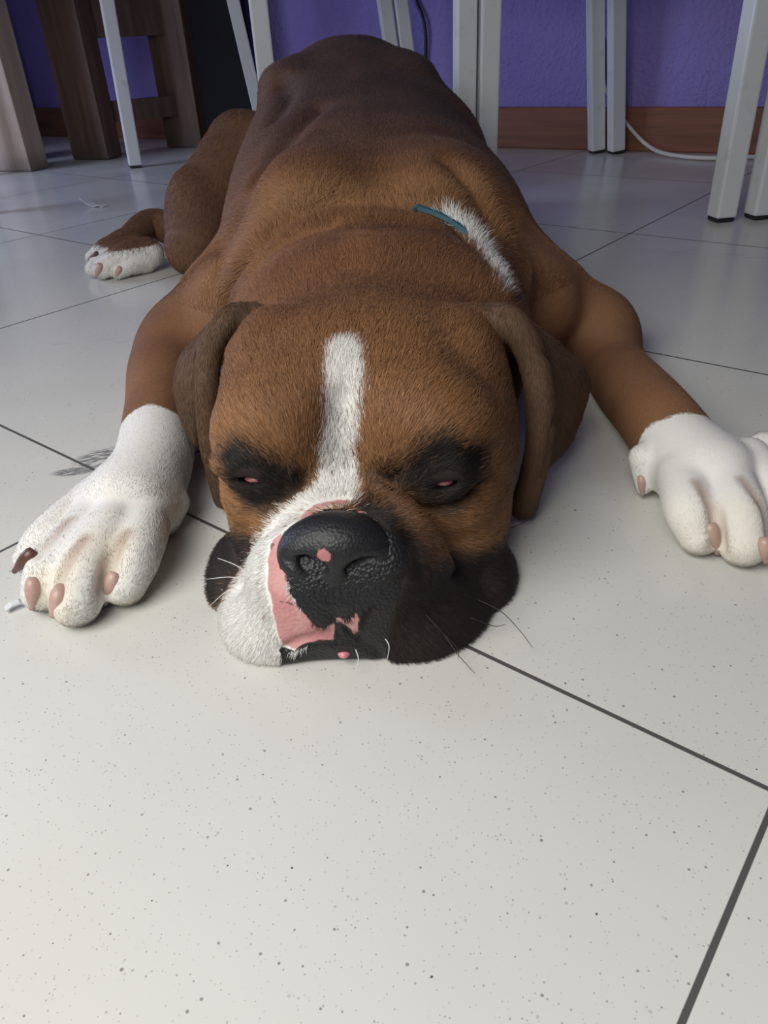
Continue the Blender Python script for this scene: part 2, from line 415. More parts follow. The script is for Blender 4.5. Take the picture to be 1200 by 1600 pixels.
# --- head
F.ell(hd(.014, .02, .285), (.300, .36, .235), .06, HR)
F.ell(hd(0, .19, .355), (.255, .22, .16), .1, HR)
F.ell(W(428, 668, 1.33), (.112, .11, .10), .08, HR); F.ell(W(672, 668, 1.30), (.122, .11, .10), .08, HR)   # brows
F.ell(W(424, 690, 1.50), (.10, .22, .16), .08, HR); F.ell(W(733, 690, 1.47), (.10, .22, .16), .08, HR)     # cheeks
F.ell(W(428, 800, 1.42), (.085, .17, .10), .06, HR); F.ell(W(722, 805, 1.38), (.095, .17, .10), .06, HR)     # lower cheeks
F.ell(W(412, 778, 1.29), (.072, .06, .05), .05, HR); F.ell(W(690, 788, 1.26), (.085, .06, .055), .05, HR)    # pouches under the eyes
F.ell(W(534, 815, 1.28), (.12, .22, .125), .06, HR)                       # bridge
F.ell(W(535, 900, 1.22), (.15, .18, .16), .07, HR)                        # muzzle block
F.ell(W(468, 900, 1.16), (.10, .11, .125), .05, HR)                       # lip beside the nose
F.ell(W(605, 885, 1.15), (.10, .11, .13), .05, HR)
F.ell(W(440, 965, 1.19), (.125, .14, .11), .05, HR)                       # left flew
F.ell(W(640, 960, 1.185), (.145, .15, .125), .05, HR)                     # right flew
F.ell(W(705, 955, 1.24), (.10, .15, .09), .06, HR)
F.ell(W(758, 902, 1.30), (.068, .13, .080), .025, HR)                     # right jowl
F.ell(W(371, 895, 1.34), (.062, .13, .078), .02, HR)                      # left jowl
F.ell(W(525, 1012, 1.115), (.09, .055, .035), .025, HR)                   # chin
F.ell(W(420, 560, 1.60), (.07, .16, .10), .06, HR); F.ell(W(726, 560, 1.57), (.07, .16, .10), .06, HR)   # temples
# skin fold running from the stop down the right of the muzzle
F.chain([W(552, 715, 1.20), W(590, 762, 1.165), W(650, 812, 1.15), W(690, 880, 1.15)], [.018, .026, .026, .02], .03)
# furrows: brow middle, stop to lip on either side, lip split
F.chain([W(533, 640, 1.29), W(532, 700, 1.225), W(534, 757, 1.185)], [.002, .010, .012], .09, 's')
F.chain([W(548, 765, 1.14), W(598, 785, 1.11), W(640, 830, 1.09), W(662, 890, 1.07)], [.008, .010, .010, .004], .03, 's')
F.chain([W(575, 722, 1.185), W(625, 765, 1.175), W(675, 820, 1.17), W(708, 880, 1.18)], [.010, .014, .012, .006], .03, 's')
F.chain([W(505, 765, 1.165), W(435, 800, 1.17), W(398, 850, 1.18), W(366, 915, 1.18)], [.012, .018, .02, .016], .03, 's')
F.chain([W(523, 965, 1.035), W(523, 1005, 1.03)], [.006, .012], .02, 's')
F.chain([W(440, 1012, 1.06), W(475, 998, 1.05), W(523, 998, 1.03), W(575, 1012, 1.04), W(605, 1034, 1.05)], [.003, .008, .011, .009, .004], .014, 's')
# eye slits and lids
for e, inn in (((392, 746, 1.225), 1), ((696, 751, 1.195), -1)):
    c = W(*e); t = HA * inn + np.array([0, 0, -.18]); t /= np.linalg.norm(t)
    F.chain([c - t * .06 + HF * -.03, c - t * .02 + HF * .0 + np.array([0, 0, .02]), c + t * .03 + np.array([0, 0, .017]), c + t * .065 + HF * -.01], [.014, .019, .018, .012], .03)
    F.chain([c - t * .055 + HF * -.03, c - t * .02 + np.array([0, 0, -.024]), c + t * .03 + np.array([0, 0, -.022]), c + t * .065 + HF * -.01], [.010, .012, .012, .010], .03)
    F.chain([c - t * .04 + HF * -.015, c + t * 0, c + t * .045 + HF * -.005], [.005, .0135, .005], .008, 's')
    F.ell(c - HF * .045, (.045, .045, .03), .004, HR, 's')
for q, r_, k_ in FOLDS: F.chain([hit0(*p) for p in q], [r_ * .4] + [r_] * (len(q) - 2) + [r_ * .4], k_, 's')
# --- front legs
def leg(pts, rads): F.chain([np.asarray(p) for p in pts], rads, .07)
leg([W(338, 490, 2.62), W(288, 530, 2.48), W(257, 572, 2.3), W(250, 640, z=.105), W(240, 720, z=.10), W(205, 790, z=.095)], [.14, .125, .108, .098, .098, .10])
leg([W(868, 480, 2.60), W(932, 518, 2.52), W(957, 574, 2.34), W(1016, 642, z=.105), W(1065, 705, z=.10), W(1105, 745, z=.095)], [.14, .125, .105, .098, .098, .10])
F.ell(W(284, 528, 2.46), (.105, .15, .10), .08); F.ell(W(936, 515, 2.48), (.105, .15, .105), .08)
F.ell(W(194, 786, z=.08), (.13, .11, .075), .05); F.ell(W(1118, 742, z=.08), (.13, .11, .075), .05)
TOES_L = [[(165, 765, .085), (118, 802, .088), (72, 842, .080), (45, 873, .045)], [(180, 768, .09), (138, 822, .098), (82, 885, .085), (66, 925, .045)], [(205, 772, .095), (174, 830, .102), (133, 888, .086), (118, 940, .052)], [(235, 775, .085), (224, 828, .09), (208, 872, .08), (194, 914, .047)]]
TOES_R = [[(1195, 705, .10), (1255, 745, .085), (1300, 790, .045)], [(1168, 718, .115), (1220, 782, .09), (1245, 835, .05)], [(1128, 735, .12), (1152, 800, .09), (1162, 848, .052)], [(1066, 745, .105), (1078, 795, .088), (1093, 836, .048)]]
TR = [[.048, .046, .034], [.052, .050, .042], [.060, .060, .052], [.056, .056, .045]]
for T in (TOES_L, TOES_R):
    for t, r_ in zip(T, TR): r_ = ([.05] + r_) if len(t) == 4 else r_; F.chain([W(p[0], p[1], z=p[2]) for p in t], r_, .014)
F.chain([W(1004, 715, z=.10), W(1005, 742, z=.06), W(1005, 762, z=.03)], [.034, .026, .018], .02)
F.chain([W(280, 785, z=.07), W(270, 812, z=.04), W(266, 826, z=.02)], [.024, .018, .014], .02)
GROOVES = ([(106, 812), (80, 840), (58, 864)], [(132, 842), (110, 872), (92, 904), (86, 936)], [(198, 832), (184, 858), (172, 885), (162, 925)],
           [(1090, 753), (1108, 780), (1119, 812), (1124, 858)], [(1160, 748), (1182, 772), (1199, 800), (1206, 845)])
GROOVES = [np.array([hit0(*p) + np.array([0, 0, .004]) for p in q]) for q in GROOVES]
for q in GROOVES: F.chain(list(q), [.005, .013, .016] if len(q) == 3 else [.004, .011, .014, .016], .014, 's')
# ears
n_before_ears = len(F.prims)
EAR_R = [(750, 492, 1.62), (795, 500, 1.58), (828, 550, 1.56), (843, 620, 1.53), (843, 690, 1.51), (831, 750, 1.50), (818, 790, 1.49)]
er = catmull([W(*p) for p in EAR_R], 3)
F.chain(er[::3], [.022, .030, .031, .030, .030, .029, .031], .03)
fl = catmull([W(*p) for p in [(806, 506, 1.66), (866, 545, 1.78), (910, 590, 1.82), (903, 640, 1.79), (880, 692, 1.71), (843, 728, 1.62)]], 4)
ef = np.stack([er[np.clip(np.round(np.linspace(2, 11, len(fl))).astype(int), 0, len(er) - 1)]], 0)[0] + np.array([.004, .045, 0])   # the flap hangs behind the rolled front edge
for i in range(len(fl) - 1):
    F.tri(ef[i], fl[i], fl[i + 1], .015, .006); F.tri(ef[i], ef[i + 1], fl[i + 1], .015, .006)
EAR_L = [(395, 487, 1.70), (360, 496, 1.67), (331, 545, 1.64), (324, 610, 1.61), (328, 680, 1.60), (339, 735, 1.60), (352, 776, 1.60)]
el = catmull([W(*p) for p in EAR_L], 3)
F.chain(el[::3], [.022, .026, .026, .026, .026, .025, .029], .025)
fm = catmull([W(*p) for p in [(328, 526, 1.76), (294, 556, 1.80), (281, 600, 1.80), (289, 645, 1.78), (312, 695, 1.73)]], 4)
ef = el[np.clip(np.round(np.linspace(3, 11, len(fm))).astype(int), 0, len(el) - 1)] + np.array([-.004, .05, 0])
for i in range(len(fm) - 1):
    F.tri(ef[i], fm[i], fm[i + 1], .014, .006); F.tri(ef[i], ef[i + 1], fm[i + 1], .014, .006)
for q in ([(306, 548), (303, 600), (306, 660), (318, 725)], [(846, 545), (864, 600), (865, 660), (858, 715), (848, 745)]):
    F.chain([hit0(*p) for p in q], [.004, .013, .013, .006] if len(q) == 4 else [.004, .011, .012, .010, .004], .012, 's')
EF = Field(); EF.prims = [p for p in F.prims[n_before_ears:] if p[4] == 'u']
# the floor it lies on
F.add(lambda P: .0015 - P[:, 2], (-9, -9, -9), (9, 9, 9), .012, 'i')

# nose leather, a piece of its own
NF = Field()
NF.ell(W(527, 850, 1.105), (.093, .06, .060), .02, HR)
NF.ell(W(474, 868, 1.105), (.048, .05, .050), .02, HR); NF.ell(W(579, 868, 1.10), (.048, .05, .050), .02, HR)
NF.ell(W(526, 890, 1.09), (.034, .04, .045), .02, HR)
NF.ell(W(520, 938, 1.09), (.07, .045, .065), .03, HR)
for sg, q in ((-1, (484, 893, 1.042)), (1, (563, 896, 1.037))):
    c = W(*q); NF.ell(c, (.030, .055, .019), .012, axes(HA + np.array([0, 0, -.35 * -sg]) , (0, 0, 1)), 's')
    NF.cone(c, c + HA * .045 * sg + np.array([0, .02, .012]), .012, .008, .012, 's')
NF.cone(W(527, 870, 1.035), W(523, 965, 1.03), .005, .005, .015, 's')
NF.chain([W(470, 823, 1.08), W(500, 812, 1.065), W(540, 810, 1.06), W(585, 824, 1.08)], [.003, .005, .005, .003], .012, 's')

# ------------------------------------------------------------------ coat markings, fixed on the dog's own surface
def hit(px, py, fld=None):
    """point of the dog's surface along a sight line (sphere tracing)"""
    fld = fld or F
    d = (px - 600) * R2 - (py - 800) * U2 + FPX * FW; d = d / np.linalg.norm(d); t = .8
    for _ in range(90):
        e = fld.eval((np.array([0, 0, 1.]) + d * t)[None])[0]
        t += e * .8
        if e < .0005: break
    return np.array([0, 0, 1.]) + d * t
HV = np.array([.03, -1.3, .72]); HV /= np.linalg.norm(HV)            # the direction the face is turned
HU = np.cross([0, 0, 1.], -HV); HU = -HU / np.linalg.norm(HU); HU = HU * np.sign(HU[0]); HB = np.cross(HV, HU); HB *= np.sign(HB[2])
def face2(P): return np.stack([P @ HU, P @ HB], -1)
def face_pt(px, py):
    q = hit(px, py)
    if q[1] > 1.62 or q[1] < .9 or abs(F.eval(q[None])[0]) > .004:                # beyond the head's outline: carry on in the plane of the lips
        d = (px - 600) * R2 - (py - 800) * U2 + FPX * FW; o = np.array([0, 0, 1.]); p0 = W(560, 960, 1.15); q = o + d * (((p0 - o) @ HV) / (d @ HV))
    return q
def poly_on_head(pts): return face2(np.array([face_pt(*p) for p in pts]))
def sd_poly(p, V_):
    d = np.full(len(p), 9.); inside = np.zeros(len(p), bool)
    for i in range(len(V_)):
        a, b = V_[i - 1], V_[i]; e = b - a; w = p - a; t = np.clip(w @ e / (e @ e + 1e-12), 0, 1)
        d = np.minimum(d, np.linalg.norm(w - t[:, None] * e, axis=1))
        c = ((a[1] > p[:, 1]) != (b[1] > p[:, 1])) & (p[:, 0] < (b[0] - a[0]) * (p[:, 1] - a[1]) / (b[1] - a[1] + 1e-12) + a[0]); inside ^= c
    return np.where(inside, d, -d)                                   # positive inside
PW = poly_on_head([(511, 542), (521, 532), (540, 528), (558, 533), (565, 552), (566, 600), (563, 650), (559, 690), (556, 725), (560, 755), (553, 782), (520, 792), (480, 800), (458, 822), (440, 838), (424, 846), (414, 880), (413, 920), (421, 960), (431, 990), (437, 1012), (446, 1028), (448, 1075), (400, 1060), (330, 1000), (338, 955), (350, 936), (366, 915), (386, 878), (404, 845), (418, 820), (440, 797), (470, 777), (492, 758), (500, 735), (500, 700), (506, 660), (509, 600)])
PP = [poly_on_head(q) for q in ([(425, 846), (438, 834), (444, 852), (441, 872), (438, 890), (450, 897), (452, 925), (465, 945), (480, 960), (490, 975), (505, 982), (523, 972), (523, 1001), (500, 1001), (480, 1004), (460, 1014), (442, 1008), (433, 985), (426, 950), (419, 920), (420, 880)],
      [(524, 962), (540, 970), (551, 962), (561, 950), (561, 985), (555, 993), (548, 985), (540, 975), (527, 972)], [(474, 806), (488, 797), (494, 803), (482, 812), (470, 815)], [(552, 806), (562, 797), (572, 803), (566, 812)], [(472, 806), (490, 790), (520, 781), (545, 778), (545, 788), (505, 793)])]
PB = [poly_on_head(q) for q in ([(441, 836), (455, 826), (474, 818), (484, 806), (495, 799), (520, 793), (548, 795), (560, 800), (585, 808), (612, 832), (636, 852), (640, 880), (604, 902), (586, 940), (565, 952), (551, 963), (525, 965), (523, 972), (505, 983), (490, 976), (478, 962), (463, 945), (452, 925), (450, 898), (437, 889), (444, 855)],
      [(438, 1012), (444, 1009), (460, 1017), (485, 1004), (522, 1001), (524, 972), (548, 988), (556, 996), (565, 960), (600, 905), (640, 880), (615, 960), (605, 1020), (604, 1070), (560, 1070), (470, 1070), (446, 1060)])]
PD = [(poly_on_head(q), w) for q, w in (([(548, 785), (575, 778), (610, 790), (650, 830), (690, 875), (740, 862), (785, 845), (840, 850), (850, 900), (820, 980), (760, 1040), (640, 1090), (590, 1090), (560, 1000), (560, 930), (560, 850)], .02),
      ([(290, 890), (310, 845), (368, 836), (408, 836), (402, 854), (378, 888), (352, 930), (338, 955), (300, 940)], .015),
      ([(346, 700), (375, 685), (405, 700), (445, 722), (488, 738), (480, 762), (440, 792), (415, 806), (388, 798), (364, 770), (348, 735)], .022),
      ([(580, 742), (625, 725), (655, 695), (690, 672), (720, 690), (762, 700), (760, 735), (738, 778), (705, 806), (668, 798), (640, 776), (604, 755)], .022))]
PF = poly_on_head([(556, 740), (580, 745), (620, 775), (665, 820), (690, 868), (672, 880), (650, 830), (615, 790), (575, 765)])    # brown skin fold
PE = [poly_on_head(q) for q in ([(374, 744), (385, 738), (400, 738), (412, 747), (400, 756), (382, 754)], [(672, 750), (684, 743), (705, 743), (718, 751), (704, 760), (684, 758)])]
NOSE_TIP = W(528, 860, 1.05)
LEGD_L = W(150, 860, z=.07) - W(256, 565, 2.3); LEGD_L /= np.linalg.norm(LEGD_L); LT_L = hit(245, 634) @ LEGD_L
LEGD_R = W(1150, 800, z=.07) - W(968, 565, 2.36); LEGD_R /= np.linalg.norm(LEGD_R); LT_R = hit(1028, 655) @ LEGD_R
HINDW = hit(200, 405)
NECKW = np.array([hit(*p) for p in [(700, 345), (728, 360), (752, 385), (772, 415), (784, 450)]])
def seg_dist(P, pts):
    d = np.full(len(P), 9.)
    for a, b in zip(pts[:-1], pts[1:]):
        e = b - a; t = np.clip((P - a) @ e / (e @ e), 0, 1); d = np.minimum(d, np.linalg.norm(P - a - t[:, None] * e, axis=1))
    return d
def ss(x, lo, hi): t = np.clip((x - lo) / (hi - lo), 0, 1); return t * t * (3 - 2 * t)
def vnoise(P, s, seed=0):
    q = P * s + 31.7 * seed; i = np.floor(q).astype(np.int64); f = q - i; f = f * f * (3 - 2 * f); r = 0
    for a in (0, 1):
        for b in (0, 1):
            for c in (0, 1):
                h = (i[:, 0] + a) * 73856093 ^ (i[:, 1] + b) * 19349663 ^ (i[:, 2] + c) * 83492791; h = ((h * 2654435761) >> 7) & 0xffff
                r = r + (h / 65535.) * (f[:, 0] if a else 1 - f[:, 0]) * (f[:, 1] if b else 1 - f[:, 1]) * (f[:, 2] if c else 1 - f[:, 2])
    return r
C_GOLD = np.array([.30, .150, .062]); C_RED = np.array([.165, .074, .038]); C_BACK = np.array([.085, .054, .047]); C_TAN = np.array([.34, .185, .085])
C_EAR = np.array([.105, .060, .034]); C_MASK = np.array([.024, .020, .018]); C_WHITE = np.array([.74, .72, .675]); C_FOLD = np.array([.125, .066, .040])
QM = (face2(hit(446, 1010)[None])[0, 0], face2(hit(520, 940)[None])[0, 1])
def coat(P, jit=None):
    n = len(P); j = np.zeros(n) if jit is None else jit
    y = P[:, 1]; q = face2(P); ear = np.zeros(n, bool)
    cand = np.nonzero((y > 1.4) & (y < 1.95) & (np.abs(P[:, 0] + .02) > .12) & (np.abs(P[:, 0] + .02) < .66))[0]; ear[cand] = EF.eval(P[cand]) < .010
    head = (~ear) & (y < 1.82) & (np.abs(P[:, 0] + .03) < .46)
    n1 = vnoise(P, 5, 1); n2 = vnoise(P, 14, 2); lat = np.clip(np.abs(P[:, 0]) / .55, 0, 1)
    col = C_RED + (C_GOLD - C_RED) * (.35 + .5 * (n1 - .5) + .3 * (n2 - .5))[:, None]
    bk = ss(y + .25 * (n1 - .5), 2.25, 3.5) * (1 - .55 * ss(lat, .55, 1.)) ; col = col + (C_BACK - col) * (bk * .85)[:, None]
    band = np.exp(-((y - 2.36 - .02 * n2) / .10) ** 2) * ss(P[:, 2], .12, .40) * ss(.62 - np.abs(P[:, 0]), 0, .15); col = col + (C_TAN - col) * (band * .55)[:, None]
    hg = head & (y < 1.8); golden = ss(1.75 - y, 0, .35) * hg; col = col + (C_GOLD - col) * (golden * .6 * (.5 + n1))[:, None]
    col = np.where(ear[:, None], C_EAR * (.8 + .5 * n2)[:, None], col)
    dark = np.zeros(n)
    for pl, w in PD: dark = np.maximum(dark, ss(sd_poly(q, pl) + j * 1.6 + (n2 - .5) * .02, -w, w))
    dark *= head; fold = ss(sd_poly(q, PF) + j, -.012, .012) * head
    mc = np.where((P[:, 2] > .24)[:, None], C_MASK * .4, C_MASK); col = col + (mc - col) * dark[:, None]; col = col + (C_FOLD - col) * (fold * .8)[:, None]
    sw = np.where(head, sd_poly(q, PW), -1.)
    lw = np.where((P[:, 0] < -.38) & (y < 2.6) & ~ear, P @ LEGD_L - LT_L + (n2 - .5) * .05, -1.); rw = np.where((P[:, 0] > .5) & (y < 2.6) & ~ear, P @ LEGD_R - LT_R + (n2 - .5) * .05, -1.)
    hw = np.where((P[:, 0] < -1.02) & (y > 3.4), np.minimum(.138 - P[:, 2] + .15 * (-1.12 - P[:, 0]) * 0, 4.22 - y), -1.)
    nw = .024 - seg_dist(P, NECKW)
    pk = np.where(head, np.maximum.reduce([sd_poly(q, p) for p in PP]), -1.); bk_ = np.where(head, np.maximum.reduce([sd_poly(q, p) for p in PB]), -1.)
    w = np.maximum.reduce([sw, lw, rw, hw, nw, np.where((q[:, 0] < face2(hit(478, 990)[None])[0, 0]) & (pk > -.03), pk + .02, -1.)])
    mouth = head & (y < 1.2) & (q[:, 1] < QM[1]) & (q[:, 0] > QM[0]); col = np.where(mouth[:, None], C_MASK, col)
    ey = np.where(head, np.maximum.reduce([sd_poly(q, p) for p in PE]), -1.)
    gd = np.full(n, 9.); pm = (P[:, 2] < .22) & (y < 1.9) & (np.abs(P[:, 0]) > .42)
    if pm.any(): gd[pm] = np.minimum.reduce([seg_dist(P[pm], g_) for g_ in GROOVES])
    st = ss(.025 - gd, 0, .023) * .95; far = ss(np.maximum(lw, rw), .18, .45); yel = far * ss(vnoise(P, 9, 6), .45, .7) * .8; pad = far * ss(.035 - P[:, 2], 0, .02) * .75  # toe creases: fur stain plus crease shade painted into the white
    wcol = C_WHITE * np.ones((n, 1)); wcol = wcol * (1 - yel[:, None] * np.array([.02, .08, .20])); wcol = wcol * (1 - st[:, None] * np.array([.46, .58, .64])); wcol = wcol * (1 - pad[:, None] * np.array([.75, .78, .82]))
    return dict(wcol=wcol, col=col, w=w + j, pink=pk, black=bk_, dark=dark, ear=ear, head=head, eye=ey, leg=lw, legr=rw, n2=n2)

def skin_bump(k, extra=None):
    pos = k.coord('Object'); return k.math('ADD', k.noise(pos, 260, 3), k.math('MULTIPLY', k.noise(pos, 700, 2), .5))
def coat_material():
    k = NT('coat'); pos = k.coord('Object')
    n = k.math('SUBTRACT', k.noise(pos, 330, 4, .6), .5); nb = k.math('SUBTRACT', k.noise(pos, 120, 4, .6), .5)
    f = k.attr('coat'); c = k.mix(k.math('MULTIPLY', k.noise(pos, 500, 2), .35), f.outputs['Color'], (.04, .02, .012))
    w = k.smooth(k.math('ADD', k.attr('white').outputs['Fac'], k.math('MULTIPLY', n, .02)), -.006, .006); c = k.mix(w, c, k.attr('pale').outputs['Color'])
    p = k.smooth(k.math('ADD', k.attr('pink').outputs['Fac'], k.math('MULTIPLY', nb, .018)), -.002, .002)
    pc = k.mix(k.smooth(k.noise(pos, 60, 3), .4, .7), (.50, .22, .215), (.58, .31, .28))
    spot = k.smooth(k.noise(pos, 150, 1), .69, .73); pc = k.mix(k.math('MULTIPLY', spot, .8), pc, (.12, .05, .045)); c = k.mix(p, c, pc)
    b = k.smooth(k.math('ADD', k.attr('black').outputs['Fac'], k.math('MULTIPLY', nb, .022)), -.0015, .0015); c = k.mix(b, c, (.011, .011, .012))
    k.col(c)
    wet = k.math('MAXIMUM', b, k.math('MULTIPLY', p, .6)); k.link(k.math('SUBTRACT', .78, k.math('MULTIPLY', wet, .36)), k.b.inputs['Roughness'])
    k.set(Specular_IOR_Level=.35)
    v = k.node('ShaderNodeTexVoronoi'); v.inputs['Scale'].default_value = 620; k.link(pos, v.inputs['Vector'])
    h = k.math('ADD', k.math('MULTIPLY', k.math('MULTIPLY', v.outputs['Distance'], wet), 1.0), k.math('MULTIPLY', n, .5)); k.bump(h, .55, .0008)
    return k.m

DOG = empty('dog', (0, 2.5 * H, 0))
def to_dog(o): o.parent = DOG; o.matrix_parent_inverse = Matrix.Translation((0, -2.5 * H, 0)); return o
body, V, N, Q = polygonise(F, (-1.62, .95, -.03), (1.5, 5.35, 1.12), VOX, 'body', coat_material())
to_dog(body); print('body', len(V), round(time.time() - T0, 1))
CT = coat(V)
def put_attr(me, name, ty, dom, data):
    a = me.attributes.new(name, ty, dom); a.data.foreach_set('color' if 'COLOR' in ty else 'value', np.ascontiguousarray(data, np.float32).ravel())
for nm in ('white', 'pink', 'black'): put_attr(body.data, nm, 'FLOAT', 'POINT', np.clip(CT[{'white': 'w', 'pink': 'pink', 'black': 'black'}[nm]], -.2, .2))
put_attr(body.data, 'coat', 'FLOAT_COLOR', 'POINT', np.c_[CT['col'], np.ones(len(V))])
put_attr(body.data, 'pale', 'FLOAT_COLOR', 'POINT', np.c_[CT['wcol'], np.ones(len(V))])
tag(DOG, 'brown boxer dog with white blaze and paws lying flat on the pale floor', 'dog')

# nose leather
def nose_material():
    k = NT('nose_leather'); pos = k.coord('Object'); n = k.noise(pos, 420, 3)
    sp = k.node('ShaderNodeVectorMath', operation='DISTANCE'); k.link(pos, sp.inputs[0]); sp.inputs[1].default_value = tuple(hit(506, 868, NF) * H)
    pk = k.smooth(k.math('ADD', sp.outputs['Value'], k.math('MULTIPLY', k.math('SUBTRACT', k.noise(pos, 300, 3), .5), .006)), .0034, .0026)
    c = k.mix(n, (.007, .007, .008), (.017, .017, .018)); c = k.mix(pk, c, (.40, .16, .16)); k.col(c); k.set(Roughness=.46, Specular_IOR_Level=.42)
    v = k.node('ShaderNodeTexVoronoi'); v.inputs['Scale'].default_value = 760; k.link(pos, v.inputs['Vector'])
    k.bump(v.outputs['Distance'], .32, .0006); return k.m
nose, nV, nN, nQ = polygonise(NF, (-.25, .95, .02), (.12, 1.25, .40), .0055, 'nose', nose_material()); to_dog(nose)
tag(nose, 'black wet nose with a small pink spot')

# eyes
def simple(name, c, rough=.4, spec=.5):
    k = NT(name); k.col(c); k.set(Roughness=rough, Specular_IOR_Level=spec); return k.m
M_EYE = simple('dark_eye', (.012, .008, .006), .12); M_HAW = simple('pink_eyelid', (.62, .22, .25), .3)
def ball(name, c, r, mat, rot=None):
    bm = bmesh.new(); bmesh.ops.create_uvsphere(bm, u_segments=32, v_segments=20, radius=1.0)
    Rm = np.eye(3) if rot is None else rot
    for v in bm.verts: v.co = Vector((np.asarray(c) + (np.array(v.co) * r) @ Rm) * H)
    return bm_obj(name, bm, mat, None, True)
for e, inn in (((392, 746, 1.225), 1), ((696, 751, 1.195), -1)):
    c = W(*e)
    ey = to_dog(ball('eye', c - HF * .046, np.array([.044, .044, .030]), M_EYE, HR))
    hw = ball('third_eyelid', c - HF * .032 + HA * .004 * inn + np.array([0, 0, -.006]), np.array([.027, .036, .013]), M_HAW, HR)
    hw.parent = ey; hw.matrix_parent_inverse = ey.matrix_parent_inverse.copy(); hw.matrix_parent_inverse = Matrix.Identity(4)
    tag(hw, 'pink inner eyelid showing in the slit')

tg = to_dog(ball('tongue', W(538, 1015, 1.062), np.array([.014, .022, .010]), M_HAW, HR)); tag(tg, 'pink tip of the tongue')
# claws
def claw_material():
    k = NT('horn'); pos = k.coord('Object'); n = k.noise(pos, 300, 3); k.col(k.mix(n, (.40, .25, .20), (.52, .36, .30))); k.set(Roughness=.38); return k.m
def claw_dark():
    k = NT('dark_horn'); pos = k.coord('Object'); n = k.noise(pos, 300, 3); k.col(k.mix(n, (.05, .02, .018), (.16, .07, .05))); k.set(Roughness=.35); return k.m
M_CLAW, M_CLAWD = claw_material(), claw_dark()
CLAWS = [((46, 868), (22, 893), .019, 1), ((51, 915), (50, 951), .020, 0), ((93, 928), (82, 964), .022, 0), ((177, 906), (163, 943), .021, 0),
         ((1111, 829), (1121, 866), .021, 0), ((1195, 850), (1197, 878), .022, 0), ((1262, 840), (1272, 868), .021, 0), ((1002, 750), (1004, 775), .012, 0), ((155, 417), (149, 432), .022, 0), ((186, 421), (180, 434), .018, 0), ((149, 398), (137, 408), .017, 1)]
for a_, b_, r_, dk in CLAWS:
    p0, p2 = hit(*a_), hit(*b_); cam_dir = np.array([0, 0, 1.]) - p0; cam_dir /= np.linalg.norm(cam_dir)
    if p2[2] < .015 or np.linalg.norm(p2 - p0) > .25:
        d_ = (b_[0] - 600) * R2 - (b_[1] - 800) * U2 + FPX * FW; p2 = np.array([0, 0, 1.]) + d_ * (p0[1] / d_[1]); p2[2] = max(p2[2], .012)
    p2 = p2 - cam_dir * .001; p1 = (p0 + p2) / 2 + cam_dir * .003; ps = p0 - (p1 - p0) * .6 - cam_dir * .01
    r_ = r_ * .82; P_ = catmull([ps, p0, p1, p2], 5); t_ = np.linspace(0, 1, len(P_)); P_[:, 2] = np.maximum(P_[:, 2], r_ * .5)
    v_, f_ = tube(P_ * H, r_ * H * (.72 + .3 * np.sin(math.pi * np.clip(t_ * 1.1, 0, 1)) - .34 * t_ ** 2), 12); c_ = to_dog(mesh_obj('claw', v_, f_, M_CLAWD if dk else M_CLAW))
    if dk: tag(c_, 'dark claw')

# whiskers
M_WW = simple('white_whisker', (.75, .73, .7), .5); M_WD = simple('dark_whisker', (.02, .018, .016), .5)
WH = [([(402, 905, 1.13), (370, 884, 1.13), (340, 872, 1.16)], 0), ([(398, 915, 1.12), (365, 902, 1.12), (322, 905, 1.16)], 0), ([(396, 930, 1.12), (360, 922, 1.12), (326, 948, 1.15)], 0),
      ([(742, 935, 1.20), (782, 955, 1.19), (812, 985, 1.17), (832, 1012, 1.16)], 1), ([(735, 965, 1.18), (770, 978, 1.17), (790, 976, 1.18)], 1), ([(690, 985, 1.13), (715, 1022, 1.09), (742, 1052, 1.06)], 1), ([(665, 960, 1.11), (688, 985, 1.08), (714, 1012, 1.07), (716, 1030, 1.06)], 1),
      ([(785, 818, 1.42), (808, 812, 1.42), (834, 813, 1.44)], 1), ([(785, 828, 1.40), (812, 820, 1.41), (836, 806, 1.46)], 1), ([(600, 995, 1.05), (608, 1010, 1.03), (604, 1035, 1.02)], 0), ([(556, 1015, 1.04), (560, 1030, 1.03), (556, 1048, 1.02)], 0)]
for q, dk in WH:
    if dk and q[0][1] > 900:                                       # rooted in the lip, the tip ending just over the floor
        a0, a1 = hit(*q[0][:2]), W(q[-1][0], q[-1][1], z=.012); m_ = len(q) - 1
        q = [(p[0], p[1], a0[1] - .004 - .014 * (i > 0) + (a1[1] - a0[1]) * (i / m_) ** 1.5) for i, p in enumerate(q)]
    P_ = catmull([W(*p) for p in q], 5); P_[:, 2] = np.maximum(P_[:, 2], .004); v_, f_ = tube(P_ * H, np.linspace(.00028, .00012, len(P_)), 5)
    o = to_dog(mesh_obj('whisker', v_, f_, M_WD if dk else M_WW))
    tag(o, 'dark whisker' if dk else 'white whisker')

